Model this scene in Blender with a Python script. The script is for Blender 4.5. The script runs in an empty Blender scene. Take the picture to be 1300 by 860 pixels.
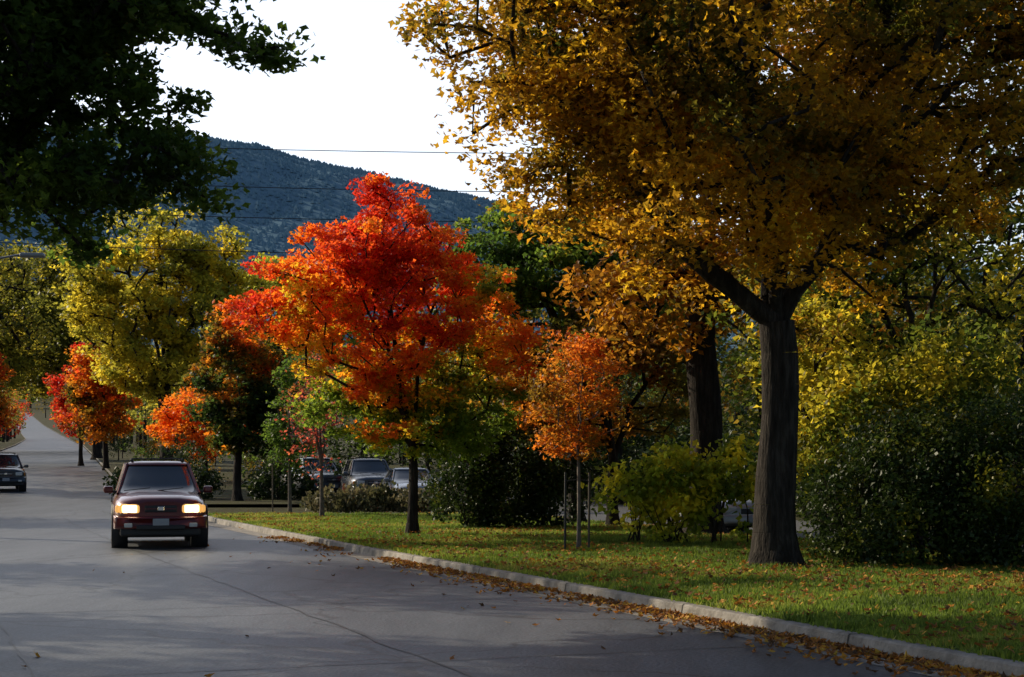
import bpy, math, numpy as np
from mathutils import Vector, Matrix
SC = bpy.context.scene
COL = SC.collection
F = 2050.0
# ------------------------------------------------------------------ helpers
def link(o, parent=None):
    COL.objects.link(o)
    if parent is not None: o.parent = parent
    return o
def empty(name, loc=(0,0,0), rotz=0):
    e = bpy.data.objects.new(name, None); e.empty_display_size = .3
    e.location = loc; e.rotation_euler = (0,0,rotz); COL.objects.link(e); return e
def raw_mesh(name, V, faces, cols=None, smooth=False):
    V = np.asarray(V, dtype=np.float32); faces = np.asarray(faces, dtype=np.int32)
    me = bpy.data.meshes.new(name)
    me.vertices.add(len(V)); me.vertices.foreach_set('co', V.ravel())
    m,k = faces.shape
    me.loops.add(m*k); me.loops.foreach_set('vertex_index', faces.ravel())
    me.polygons.add(m); me.polygons.foreach_set('loop_start', np.arange(0,m*k,k,dtype=np.int32))
    me.update(calc_edges=True)
    me.polygons.foreach_set('use_smooth', np.full(m, smooth, dtype=bool))
    if cols is not None:
        a = me.color_attributes.new('Col','FLOAT_COLOR','POINT')
        c = np.ones((len(V),4),dtype=np.float32); c[:,:3] = cols
        a.data.foreach_set('color', c.ravel())
    me.update()
    return me
def pymesh(name, verts, faces, mat, parent=None, smooth=False):
    me = bpy.data.meshes.new(name); me.from_pydata([tuple(v) for v in verts], [], faces); me.update()
    for p in me.polygons: p.use_smooth = smooth
    if mat: me.materials.append(mat)
    o = bpy.data.objects.new(name, me); return link(o, parent)
class Noise:
    def __init__(s, seed, scale, k=14):
        r = np.random.default_rng(seed)
        d = r.normal(size=(k,3)); d /= np.linalg.norm(d,axis=1)[:,None]
        s.d = d * (2*np.pi/scale) * r.uniform(.5,1.6,(k,1)); s.p = r.uniform(0,6.28,k); s.k=k
    def __call__(s, P):
        return np.sin(np.asarray(P)@s.d.T + s.p).sum(1)/math.sqrt(s.k/2)   # ~N(0,1)
# ------------------------------------------------------------------ materials
def newmat(name):
    m = bpy.data.materials.new(name); m.use_nodes = True
    nt = m.node_tree; nt.nodes.clear()
    out = nt.nodes.new('ShaderNodeOutputMaterial'); return m, nt, out
def pbr(name, col, rough=.6, metal=0, emis=None, estr=0, noise=None, nscale=5, bump=0, bscale=40, coat=0, spec=.5, stretch=None):
    m, nt, out = newmat(name); N = nt.nodes; L = nt.links
    b = N.new('ShaderNodeBsdfPrincipled'); L.new(b.outputs[0], out.inputs[0])
    b.inputs['Base Color'].default_value = (*col,1); b.inputs['Roughness'].default_value = rough
    b.inputs['Metallic'].default_value = metal; b.inputs['Coat Weight'].default_value = coat
    b.inputs['Specular IOR Level'].default_value = spec
    b.inputs['Coat Roughness'].default_value=.05
    if emis: b.inputs['Emission Color'].default_value=(*emis,1); b.inputs['Emission Strength'].default_value=estr
    if noise or bump:
        tc = N.new('ShaderNodeTexCoord'); vec = tc.outputs['Object']
        if stretch:
            mp = N.new('ShaderNodeMapping'); mp.inputs['Scale'].default_value = stretch; L.new(vec, mp.inputs[0]); vec = mp.outputs[0]
    if noise:
        n = N.new('ShaderNodeTexNoise'); n.inputs['Scale'].default_value=nscale; n.inputs['Detail'].default_value=8; n.inputs['Roughness'].default_value=.65
        L.new(vec,n.inputs['Vector'])
        r = N.new('ShaderNodeValToRGB'); L.new(n.outputs[0], r.inputs[0]); L.new(r.outputs[0], b.inputs['Base Color'])
        els = r.color_ramp.elements
        els[0].position=.32; els[0].color=(*noise[0],1); els[1].position=.68; els[1].color=(*noise[-1],1)
        if len(noise)==3:
            e = els.new(.5); e.color=(*noise[1],1)
    if bump:
        n2 = N.new('ShaderNodeTexNoise'); n2.inputs['Scale'].default_value=bscale; n2.inputs['Detail'].default_value=6
        L.new(vec,n2.inputs['Vector'])
        bp = N.new('ShaderNodeBump'); bp.inputs['Strength'].default_value=min(1,bump); bp.inputs['Distance'].default_value=.03*max(1,bump)
        L.new(n2.outputs[0], bp.inputs['Height']); L.new(bp.outputs[0], b.inputs['Normal'])
    return m
def leafmat(name, trans=.5, boost=1.5, rough=.5):
    m, nt, out = newmat(name); N=nt.nodes; L=nt.links
    at = N.new('ShaderNodeAttribute'); at.attribute_name='Col'
    b = N.new('ShaderNodeBsdfPrincipled'); b.inputs['Roughness'].default_value=rough; b.inputs['Specular IOR Level'].default_value=.25
    L.new(at.outputs['Color'], b.inputs['Base Color'])
    mx = N.new('ShaderNodeVectorMath'); mx.operation='SCALE'; mx.inputs['Scale'].default_value=boost; L.new(at.outputs['Color'], mx.inputs[0])
    t = N.new('ShaderNodeBsdfTranslucent'); L.new(mx.outputs[0], t.inputs['Color'])
    ms = N.new('ShaderNodeMixShader'); ms.inputs[0].default_value=trans
    L.new(b.outputs[0], ms.inputs[1]); L.new(t.outputs[0], ms.inputs[2]); L.new(ms.outputs[0], out.inputs[0])
    return m
LEAF = leafmat('leaf',.58,1.95); GRASSM = leafmat('grass_blade', .45, 1.6, .6); DRY = leafmat('dry_leaf', .2, 1.1, .7)
HEDGEL = leafmat('hedge_leaf', .3, 1.3, .45)
BARK = pbr('bark',(.06,.045,.035),.9,noise=[(.010,.008,.006),(.026,.021,.017),(.058,.049,.040)],nscale=6,bump=1.6,bscale=14,stretch=(2.2,2.2,.35),spec=.15)
BARKG = pbr('bark_grey',(.16,.14,.12),.9,noise=[(.09,.08,.07),(.2,.17,.15)],nscale=12,spec=.15)
# ------------------------------------------------------------------ terrain functions
ky = np.array([0,52,70,90,120,150,250,390,600,900,1150,1450,2200,6000.])
kz = np.array([0,0,.3,.9,1.55,2.2,4.5,7.6,16,30,62,92,100,110.])
def zt0(y): return np.interp(y, ky, kz)
ROWS = np.array(sorted(set(list(np.arange(-60,160,4.))+list(np.arange(160,640,20.))+list(np.arange(640,1500,60.))+list(ky[1:])+[-400.,-150.])))
def smooth_z(y):
    return np.mean([zt0(np.maximum(y+d*np.clip(y/60-1,0,6),0)) for d in (-6,-3,0,3,6)],axis=0)
RZ = smooth_z(ROWS); RZ[ROWS<=52]=0
def zt(y): return float(np.interp(y, ROWS, RZ))
ex = np.array([-60,0,10.8,18.2,29.8,43.7,60,90,150,250,390,600,900])
exx= np.array([29.5,8.0,4.1,1.33,-3.05,-8.0,-13.3,-22.4,-38.8,-66.5,-107,-174,-269.])
def xr(y): return np.interp(y, ex, exx)
# ------------------------------------------------------------------ ground, roads
g_mat = pbr('ground_soil_grass',(.06,.07,.03),.95,noise=[(.03,.026,.013),(.05,.046,.018),(.065,.075,.025)],nscale=.9,bump=.6,bscale=9,spec=.1)
xs = np.array([-4000,-1500,-600,-300,-150,-80,-40,-15,0,15,40,80,200,600,1500,4000.])
V=[(x,y,z) for y,z in zip(ROWS,RZ) for x in xs]; nx=len(xs)
Fc=[(j*nx+i, j*nx+i+1,(j+1)*nx+i+1,(j+1)*nx+i) for j in range(len(ROWS)-1) for i in range(nx-1)]
pymesh('ground',V,Fc,g_mat)
def asphalt(name, c0,c1,rough=.75):
    m, nt, out = newmat(name); N=nt.nodes; L=nt.links
    b=N.new('ShaderNodeBsdfPrincipled'); L.new(b.outputs[0],out.inputs[0]); b.inputs['Roughness'].default_value=rough
    tc=N.new('ShaderNodeTexCoord')
    n=N.new('ShaderNodeTexNoise'); n.inputs['Scale'].default_value=.55; n.inputs['Detail'].default_value=12; n.inputs['Roughness'].default_value=.75
    mp=N.new('ShaderNodeMapping'); mp.inputs['Rotation'].default_value=(0,0,math.radians(-20)); mp.inputs['Scale'].default_value=(1.8,.30,1); L.new(tc.outputs['Object'],mp.inputs[0]); L.new(mp.outputs[0],n.inputs['Vector'])
    r=N.new('ShaderNodeValToRGB'); r.color_ramp.elements[0].position=.36; r.color_ramp.elements[1].position=.64
    r.color_ramp.elements[0].color=(*c0,1); r.color_ramp.elements[1].color=(*c1,1); L.new(n.outputs[0],r.inputs[0])
    n2=N.new('ShaderNodeTexNoise'); n2.inputs['Scale'].default_value=30; n2.inputs['Detail'].default_value=5; L.new(tc.outputs['Object'],n2.inputs['Vector'])
    mr=N.new('ShaderNodeMapRange'); mr.inputs[1].default_value=.3; mr.inputs[2].default_value=.7; mr.inputs[3].default_value=.55; mr.inputs[4].default_value=1.45; L.new(n2.outputs[0],mr.inputs[0])
    nd=N.new('ShaderNodeTexNoise'); nd.inputs['Scale'].default_value=1.2; L.new(tc.outputs['Object'],nd.inputs['Vector'])
    va=N.new('ShaderNodeVectorMath'); va.operation='MULTIPLY_ADD'; va.inputs[1].default_value=(1.2,1.2,0); L.new(nd.outputs['Color'],va.inputs[0]); L.new(tc.outputs['Object'],va.inputs[2])
    vo=N.new('ShaderNodeTexVoronoi'); vo.feature='DISTANCE_TO_EDGE'; vo.inputs['Scale'].default_value=.22; L.new(va.outputs[0],vo.inputs['Vector'])
    cr=N.new('ShaderNodeMapRange'); cr.inputs[1].default_value=.003; cr.inputs[2].default_value=.010; cr.inputs[3].default_value=.4; cr.inputs[4].default_value=1; L.new(vo.outputs['Distance'],cr.inputs[0])
    mu=N.new('ShaderNodeMath'); mu.operation='MULTIPLY'; L.new(mr.outputs[0],mu.inputs[0]); L.new(cr.outputs[0],mu.inputs[1])
    vs=N.new('ShaderNodeVectorMath'); vs.operation='SCALE'; L.new(r.outputs[0],vs.inputs[0]); L.new(mu.outputs[0],vs.inputs['Scale']); L.new(vs.outputs[0],b.inputs['Base Color'])
    bp=N.new('ShaderNodeBump'); bp.inputs['Strength'].default_value=.6; bp.inputs['Distance'].default_value=.012; L.new(n2.outputs[0],bp.inputs['Height']); L.new(bp.outputs[0],b.inputs['Normal'])
    return m
ASP = asphalt('asphalt',(.042,.048,.057),(.095,.104,.118),.52)
ASP2 = asphalt('asphalt_side',(.05,.05,.052),(.075,.075,.078),.8)
CONC = pbr('concrete',(.3,.28,.25),.85,noise=[(.12,.105,.085),(.23,.21,.18),(.34,.31,.27)],nscale=4,bump=.4,bscale=30)
def strip(name, a, b, y0, y1, dz, mat, w=None, parent=None):
    ys=[y0]+[y for y in ROWS if y0<y<y1]+[y1]
    V=[];Fc=[]
    for y in ys:
        z=zt(y)+dz
        V += [(xr(y)+a,y,z),(xr(y)+b,y,z)]
    for i in range(len(ys)-1): Fc.append((2*i,2*i+1,2*i+3,2*i+2))
    return pymesh(name,V,Fc,mat,parent)
road=strip('road',-10.4,0.0,-60,900,.004,ASP)
strip('gutter_pavement',-.45,.02,-60,52,.008,CONC)
strip('side_road',9.7,17,-60,120,.004,ASP2)
# sealed joints in the carriageway
tar=pbr('tar_seal',(.022,.022,.024),.5)
rq=np.random.default_rng(21); SV=[];SF=[]
def wob(pts,w=.014):
    k=len(SV)
    for i,(x,y) in enumerate(pts):
        a=pts[max(0,i-1)]; b=pts[min(len(pts)-1,i+1)]; dx,dy=b[0]-a[0],b[1]-a[1]; l=math.hypot(dx,dy); ww=w*rq.uniform(.4,1.5)
        SV.append((x-dy/l*ww,y+dx/l*ww,.009)); SV.append((x+dy/l*ww,y-dx/l*ww,.009))
    for i in range(len(pts)-1): SF.append((k+2*i,k+2*i+1,k+2*i+3,k+2*i+2))
ys_=np.arange(8,51,.5)
for off in (-3.9,-7.2): wob([(float(xr(y))+off+.02*rq.normal(),y) for y in ys_])
for y0 in np.arange(9,50,5.2):
    wob([(float(xr(y0))+u*math.cos(.36)-.55,y0+u*math.sin(.36)+.015*rq.normal()) for u in np.arange(0,-9.6,-.4)],.010)
pymesh('joint_seals',SV,SF,tar,road)
pymesh('crossing_road',[(xr(44)-.1,44,.0),(xr(44)+9.9,44,0),(xr(57)+9.9,57,0),(xr(57)-.1,57,0)],[(0,1,2,3)],ASP2).location.z=.013
def median(name, y0, y1, w=9.7, rc=3.2, flat=True):
    pts=[]
    for y in np.arange(y0,y1-rc,1.5): pts.append((float(xr(y)),y))
    yc=y1-rc
    for a in np.linspace(180,90,9)[1:]:
        pts.append((float(xr(yc))+rc+rc*math.cos(math.radians(a)) - .36*rc*math.sin(math.radians(a)), yc+rc*math.sin(math.radians(a))))
    for a in np.linspace(90,0,9)[:-1]:
        pts.append((float(xr(yc))+w-rc+rc*math.cos(math.radians(a))- .36*rc*math.sin(math.radians(a)), yc+rc*math.sin(math.radians(a))))
    for y in np.arange(y1-rc,y0-.1,-1.5): pts.append((float(xr(y))+w,y))
    return pts
pts=median('m',-58,48.5)
P2=np.array(pts); n=len(P2)
tan=np.roll(P2,-1,0)-np.roll(P2,1,0); tan/=np.linalg.norm(tan,axis=1)[:,None]
nrm=np.stack([tan[:,1],-tan[:,0]],1)
Q=P2+nrm*.16; Q2=P2+nrm*.02
V=[(x,y,0) for x,y in P2]+[(x,y,.115) for x,y in Q2-0*nrm]+[(x+.02*nx_,y+.02*ny_,.13) for (x,y),(nx_,ny_) in zip(Q2,nrm)]+[(x,y,.13) for x,y in Q]+[(x,y,.0) for x,y in Q]
Fc=[]
for i in range(n-1):
    for k in range(4): Fc.append((k*n+i,k*n+i+1,(k+1)*n+i+1,(k+1)*n+i))
pymesh('kerb',V,Fc,CONC)
JV=[];JF=[]
jm=pbr('kerb_joint',(.05,.045,.04),.95)
for i in range(0,n-1,2):
    p=P2[i]; t=tan[i]; nn=nrm[i]; h=.012
    a=p-nn*.003; b=p+nn*.017; c=p+nn*.161
    k=len(JV)
    for s in (-1,1):
        JV += [(*(a+t*h*s),0),(*(b+t*h*s),.118),(*(b+nn*.02+t*h*s),.133),(*(c+t*h*s),.133)]
    for q in range(3): JF.append((k+q,k+q+1,k+4+q+1,k+4+q))
jo=pymesh('joints',JV,JF,jm); jo.parent=bpy.data.objects['kerb']
lawn_mat=pbr('lawn',(.06,.09,.02),.95,noise=[(.06,.055,.018),(.065,.10,.02),(.10,.14,.028)],nscale=1.3,bump=.8,bscale=25,spec=.1)
pymesh('lawn',[(x,y,.122) for x,y in Q],[tuple(range(n))[::-1]],lawn_mat)
strip('verge_kerb',0.0,.16,57,900,.13,CONC)
strip('verge',.16,9.6,57,320,.12,g_mat)
strip('left_kerb',-10.56,-10.4,-60,900,.13,CONC)
strip('left_verge',-16,-10.56,-60,320,.12,g_mat)
# ------------------------------------------------------------------ leaves
T6=np.array([(0,0,0),(.5,.38,.06),(.19,.5,-.05),(0,1,.1),(-.19,.5,-.05),(-.5,.38,.06)]); F6=np.array([(0,1,2),(0,2,3),(0,3,4),(0,4,5)])
T4=np.array([(0,0,0),(.36,.5,.08),(0,1,0),(-.36,.5,.08)]); F4=np.array([(0,1,2),(0,2,3)])
def leaves(name, P, size, cols, rng, mat, parent=None, tmpl='4', up=.6, droop=.5):
    T,Fx=(T6,F6) if tmpl=='6' else (T4,F4)
    n=len(P)
    N=rng.normal(size=(n,3))*.75; N[:,2]=np.abs(N[:,2])*.5+up; N/=np.linalg.norm(N,axis=1)[:,None]
    D=rng.normal(size=(n,3)); D[:,2]-=droop
    D-= (D*N).sum(1)[:,None]*N; D/=np.linalg.norm(D,axis=1)[:,None]
    B=np.cross(N,D)
    s=np.asarray(size).reshape(-1,1,1)
    fold=rng.uniform(-1,3,(n,1,1))
    V=P[:,None,:]+s*(T[None,:,0:1]*B[:,None,:]+(T[None,:,1:2]-.4)*D[:,None,:]+fold*T[None,:,2:3]*N[:,None,:])
    k=len(T); fac=(np.arange(n)[:,None,None]*k+Fx[None]).reshape(-1,3)
    c=np.repeat(cols,k,axis=0)
    me=raw_mesh(name,V.reshape(-1,3),fac,c); me.materials.append(mat)
    return link(bpy.data.objects.new(name,me),parent)
def pal(t, stops):
    t=np.clip(t,0,1); xs_=np.array([s[0] for s in stops]); cs=np.array([s[1] for s in stops])
    return np.stack([np.interp(t,xs_,cs[:,i]) for i in range(3)],1)
GREEN_D=(.022,.042,.009); GREEN=(.055,.10,.016); GREEN_L=(.14,.20,.022); YG=(.28,.29,.03); YEL=(.54,.41,.03); GOLD=(.44,.24,.014); OCH=(.24,.115,.012)
OR=(.62,.21,.015); RO=(.60,.11,.012); RED=(.48,.036,.014); DRED=(.22,.016,.012); OLIVE=(.13,.11,.014)
def sample_clumps(ells, n, rng, thr=-.3, inner=.35, nscale=2.2, seed=0):
    ns=Noise(seed+77,nscale); vols=np.array([e[3]*e[4]*e[5] for e in ells])**.8; vols=vols/vols.sum()
    out=[]; tot=0
    for it in range(60):
        m=n*2; k=rng.choice(len(ells),m,p=vols); E=np.array(ells)[k]
        d=rng.normal(size=(m,3)); d/=np.linalg.norm(d,axis=1)[:,None]
        r=rng.uniform(0,1,m)**(1/3)
        ok=r>inner*rng.uniform(0,1.3,m)
        P=E[:,:3]+d*r[:,None]*E[:,3:6]*(1+.10*ns(d*3+E[:,:3])[:,None])
        ok&=ns(P)>thr
        out.append(P[ok]); tot+=ok.sum()
        if tot>=n: break
    return np.concatenate(out)[:n]
def ball(rng,n):
    d=rng.normal(size=(n,3)); d/=np.linalg.norm(d,axis=1)[:,None]
    return d*(rng.uniform(0,1,n)**.5)[:,None]*1.75
def tubes(name, pos, par, rad, mat, parent, big=.12, rough=0.0, seed=1):
    pos=np.array(pos); V=[];Fc=[]
    nz=Noise(seed,.5)
    groups=[(i,p) for i,p in enumerate(par) if p>=0]
    def ring(c,d,r,k,tw=0):
        d=d/ (np.linalg.norm(d)+1e-9); a=np.cross(d,(0.31,.95,.05)); a/=np.linalg.norm(a)+1e-9; b=np.cross(d,a)
        th=np.arange(k)/k*2*np.pi
        dirs=np.cos(th)[:,None]*a+np.sin(th)[:,None]*b
        rr=np.full(k,r)
        if rough and r>big:
            q=c+dirs*r; q=q*np.array([1,1,.25]); rr=r*(1+rough*nz(q*1.0)*.5+rough*.6*np.sin(th*5+seed)*np.clip(.6-(c[2]-pos[0][2]),0,.6)*1.5)
        return c+dirs*rr[:,None]
    def tang(i):
        p=par[i]; return pos[i]-pos[p] if p>=0 else np.array((0,0,1.))
    for i,p in groups:
        ri=rad[i]; rp=min(rad[p],ri*1.25) if rad[p]>ri*1.6 else rad[p]
        k=5 if ri<.04 else (8 if ri<big else 20)
        d=pos[i]-pos[p]
        dp=tang(p) if rad[p]<=ri*1.6 and par[p]>=0 else d
        s=len(V); R0=ring(pos[p],dp+d*.5,rp,k); R1=ring(pos[i],d,ri,k)
        V.extend(R0.tolist()); V.extend(R1.tolist())
        for q in range(k): Fc.append((s+q,s+(q+1)%k,s+k+(q+1)%k,s+k+q))
    me=raw_mesh(name,np.array(V),np.array(Fc),smooth=True); me.materials.append(mat)
    return link(bpy.data.objects.new(name,me),parent)
def tree(name, base, R, fork, ells, nclump, lpc, lsize, stops, seed, limbs=None, tmpl='4', thr=-.3, spread=.45, mat=None, bark=None,
         tfun=None, tvar=(.16,.10), inner=.35, rtip=.012, nscale=2.2, lean=(0,0), rough=.08, up=.55, droop=.5):
    rng=np.random.default_rng(seed); x0,y0=base; z0=zt(y0)+(.12 if y0<48 else .1)
    root=empty(name,(0,0,0))
    ells=[(a,b,c+z0,d,e,f) for a,b,c,d,e,f in ells]
    C=sample_clumps(ells,nclump,rng,thr,inner,nscale,seed)
    pos=[];par=[];istr=[]
    def add(p,pa,t=0): pos.append(np.array(p,float)); par.append(pa); istr.append(t); return len(pos)-1
    hs=[-.15,.0,.1,.25,.5,.9]+list(np.arange(1.3,fork,.45))+[fork]
    hs=[h for h in hs if h<=fork]; last=-1
    for h in hs:
        f=h/fork
        last=add((x0+lean[0]*f+.04*R*8*math.sin(h*1.3+seed)*min(f,.9), y0+lean[1]*f+.03*R*8*math.cos(h*1.1+seed)*min(f,.9), z0+h),last,1)
    forki=last; fp=pos[last].copy()
    if limbs is None:
        limbs=[]
        for e in ells[:1]:
            topz=e[2]+e[5]*.55
            limbs.append([(fp[0]*.5+e[0]*.5,fp[1]*.5+e[1]*.5,(fp[2]+topz)/2),(e[0],e[1],topz)])
            for a in rng.uniform(0,6.28)+np.arange(3)*2.1:
                ca,sa=math.cos(a),math.sin(a)
                limbs.append([(fp[0]*.6+(e[0]+e[3]*.5*ca)*.4,fp[1]*.6+(e[1]+e[4]*.5*sa)*.4,fp[2]*.4+(e[2])*.6),(e[0]+e[3]*.55*ca,e[1]+e[4]*.55*sa,e[2]+e[5]*.1)])
    for lm in limbs:
        pp=forki
        cps=[fp]+[np.array(q,float) for q in lm]
        cp=np.array([cps[0]-(cps[1]-cps[0])*.3]+cps+[cps[-1]+(cps[-1]-cps[-2])*.5])
        for s in range(1,len(cp)-2):
            L=np.linalg.norm(cp[s+1]-cp[s]); m=max(2,int(L/.4))
            for q in range(1,m+1):
                t=q/m; a,b,c,d=cp[s-1],cp[s],cp[s+1],cp[s+2]
                p=.5*((2*b)+(-a+c)*t+(2*a-5*b+4*c-d)*t*t+(-a+3*b-3*c+d)*t**3)
                pp=add(p+rng.normal(size=3)*.03,pp)
    order=np.argsort(np.linalg.norm(C-fp,axis=1))
    PA=np.zeros((24000,3)); DF=np.zeros(24000); cnt=len(pos); PA[:cnt]=pos; DF[:cnt]=np.linalg.norm(PA[:cnt]-fp,axis=1)
    TR=np.zeros(24000,bool); TR[:cnt]=[bool(t) and i!=forki for i,t in enumerate(istr)]
    tips=[]
    for ci in order:
        c=C[ci]; dc=np.linalg.norm(c-fp)
        dd=np.linalg.norm(PA[:cnt]-c,axis=1)
        cost=dd+np.where(DF[:cnt]>dc*.97,50,0)+np.where(TR[:cnt],100,0)
        j=int(np.argmin(cost)); a=PA[j].copy(); L=dd[j]
        m=max(1,int(L/.45)); pp=j
        ar=rng.normal(size=3)*.08*L; ar[2]+=.08*L
        for q in range(1,m+1):
            t=q/m; p=a+(c-a)*t+ar*4*t*(1-t)*.6
            if cnt>=23990: break
            pp=add(p,pp); PA[cnt]=p; DF[cnt]=np.linalg.norm(p-fp); cnt+=1
        tips.append(pp)
    w=np.zeros(len(pos)); 
    for t in tips: w[t]+=1
    for i in range(len(pos)-1,0,-1): w[par[i]]+=w[i]
    W=max(1,w[forki]); rad=rtip+(R*.92-rtip)*(np.clip(w,0,None)/W)**.5
    for i,t in enumerate(istr):
        if t:
            h=pos[i][2]-z0; rad[i]=R*(1-.12*h/fork)*(1+.55*math.exp(-max(h,0)/.22))
    tubes('trunk',pos,par,rad,bark or BARK,root,rough=rough,seed=seed)
    n=len(C)*lpc; k=np.repeat(np.arange(len(C)),lpc)
    cs=rng.uniform(.6,1.35,len(C))[k]
    off=ball(rng,n)*np.array([spread,spread,spread*.55])*cs[:,None]
    P=C[k]+off
    nz=Noise(seed+5,2.6); t=.5+tvar[0]*(nz(P))+tvar[1]*rng.normal(size=len(C))[k]+.07*rng.normal(size=n)
    if tfun is not None: t=t+tfun(P)
    cols=pal(t,stops)*rng.uniform(.75,1.2,(n,1))
    s=lsize*rng.uniform(.6,1.2,n)
    leaves('foliage',P,s,cols,rng,mat or LEAF,root,tmpl,up,droop)
    return root
# ---- big sugar maple in the foreground
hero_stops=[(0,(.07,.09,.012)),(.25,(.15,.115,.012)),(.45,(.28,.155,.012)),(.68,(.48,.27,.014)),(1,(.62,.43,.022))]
B=(3.82,23.4)
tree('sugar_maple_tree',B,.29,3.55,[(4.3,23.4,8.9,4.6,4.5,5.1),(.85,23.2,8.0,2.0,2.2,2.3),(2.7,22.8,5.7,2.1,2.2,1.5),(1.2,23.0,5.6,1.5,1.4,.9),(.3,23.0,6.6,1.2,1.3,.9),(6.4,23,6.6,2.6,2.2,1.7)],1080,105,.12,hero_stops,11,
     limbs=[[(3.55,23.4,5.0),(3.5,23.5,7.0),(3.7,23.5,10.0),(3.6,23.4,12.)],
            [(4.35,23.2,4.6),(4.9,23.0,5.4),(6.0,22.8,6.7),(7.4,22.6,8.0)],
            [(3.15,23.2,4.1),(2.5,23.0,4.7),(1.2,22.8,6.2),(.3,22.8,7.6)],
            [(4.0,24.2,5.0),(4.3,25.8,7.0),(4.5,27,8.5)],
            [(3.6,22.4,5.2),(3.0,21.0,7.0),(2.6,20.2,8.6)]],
     tmpl='6',tfun=lambda P:.10*np.clip((2.8-P[:,0])/3,-1,1)+.16*np.clip((6.2-P[:,2])/2,-.6,1)-.03,rough=.10,thr=-.8,spread=.34,droop=.9)  # sunny look of the lower left is put into leaf colour, top right darker
# ---- second thick trunk behind
tree('maple_tree',(4.05,34),.36,4.6,[(5.2,34,9.2,4.8,3,4.8),(3.0,34,5.6,1.9,2,1.8)],380,80,.19,
     [(0,OLIVE),(.35,OCH),(.6,(.32,.14,.012)),(1,GOLD)],12,thr=-.6,spread=.42,
     limbs=[[(4.2,34,7),(4.6,34,10),(5,34,12.5)],[(5.2,34,6.2),(6.8,34,8),(8,34,9.5)],[(3.6,34.4,6.5),(3.2,35,8.5)]])
# ---- red maple
def redt(P): return .42*np.clip((P[:,2]-4.45)/2.1,-1.25,.70)+.05*np.clip((-2.8-P[:,0])/2,-1,1)
tree('red_maple_tree',(-2.1,34),.115,1.5,[(-2.7,33.9,4.7,2.0,2.2,1.9),(-2.5,34,6.3,1.25,1.4,1.3),(-3.5,33.8,5.5,1.6,1.5,1.0),(-4.5,33.7,4.7,1.1,1.2,.7),(-2.7,34,2.7,1.7,1.6,.9),(-1.6,34.2,2.4,1.6,1.6,.8),(-.9,34.3,4.2,1.5,1.6,2.0)],640,85,.12,
     [(0,GREEN_L),(.13,(.34,.36,.025)),(.3,(.62,.38,.02)),(.46,OR),(.74,RO),(1,RED)],13,tmpl='6',tfun=redt,spread=.215,thr=-.30,nscale=1.2,rtip=.008,tvar=(.18,.14))
# ---- staked orange sapling
tree('maple_sapling',(1.15,27.8),.035,1.5,[(1.1,27.8,2.7,.85,.8,1.0),(1.15,27.8,3.4,.4,.4,.5),(1.0,27.8,1.9,.6,.6,.35)],180,28,.09,
     [(0,(.2,.12,.015)),(.35,(.46,.17,.015)),(.7,(.50,.14,.015)),(1,(.45,.08,.012))],14,tmpl='6',spread=.15,thr=-.4,nscale=.7,rtip=.004,bark=BARKG,tvar=(.2,.18))
# ---- slim young trees on the median
tree('young_maple_tree',(-5.3,45),.06,1.5,[(-5.5,45,3.2,.8,.8,1.9)],150,8,.11,
     [(0,OCH),(.4,(.36,.08,.04)),(1,(.40,.05,.05))],15,spread=.2,thr=-.9,nscale=1,rtip=.009,bark=BARKG)
tree('young_elm_tree',(-6.6,48),.055,1.4,[(-6.6,48,2.6,.7,.7,1.2),(-6.6,48,4.0,.4,.4,1.1)],170,22,.12,
     [(0,GREEN_D),(.5,GREEN),(1,GREEN_L)],16,spread=.17,thr=-.4,nscale=1,rtip=.006,bark=BARKG)
# ---- mid trees on far median
tree('ash_tree',(-10.2,60),.16,2.1,[(-10.5,60,4.3,1.5,1.6,2.0),(-10.2,60,6.2,.8,.8,1.4),(-10.0,60,3.0,1.7,1.7,1.3),(-9.2,60,4.8,.9,.9,1.5)],320,65,.18,
     [(0,GREEN_D),(.35,(.045,.075,.014)),(.6,(.16,.10,.012)),(.8,OR),(1,RO)],17,spread=.27,thr=-.4,tvar=(.17,.12),nscale=1.4,tfun=lambda P:.25*np.clip((P[:,2]-5.2)/2,-1,1)+.02)
cw=[(0,(.14,.15,.02)),(.35,(.28,.26,.03)),(.7,(.48,.38,.03)),(1,YEL)]
tree('cottonwood_tree',(-21.4,100),.42,5.0,[(-21.8,100,11.5,3.6,4,5.4),(-24.6,99,9.5,3.0,3.3,3.4),(-18.0,100,9.5,2.8,3.2,4),(-19.0,100,13,2.2,2.2,2.4),(-25.6,100,12,1.8,2,1.8),(-21.5,100,6.5,4.4,4,2.2)],700,55,.31,
     cw,18,spread=.52,thr=-.05,nscale=2.1,rtip=.035)
tree('cottonwood_tree',(-16.6,112),.35,5.0,[(-16.8,112,9.0,3.8,4.2,4.6),(-16,112,12.0,2.6,2.4,2.8),(-12.5,112,10,2.4,2.4,3)],380,50,.34,
     [(0,(.09,.11,.02)),(.5,YG),(1,(.42,.34,.03))],19,spread=.55,thr=-.15,nscale=2.4,rtip=.03)
tree('orange_maple_tree',(-15.6,82),.14,1.8,[(-15.6,82,3.0,2.6,2.4,1.7)],150,70,.2,[(0,OCH),(.4,OR),(1,RO)],20,spread=.32)
tree('orange_maple_tree',(-26.4,105),.18,1.7,[(-26.6,105,4.6,2.2,2.2,2.6),(-27.4,105,7,1.2,1.2,1.3)],190,70,.27,[(0,GREEN),(.35,OCH),(.6,OR),(1,RED)],21,spread=.42)
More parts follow.
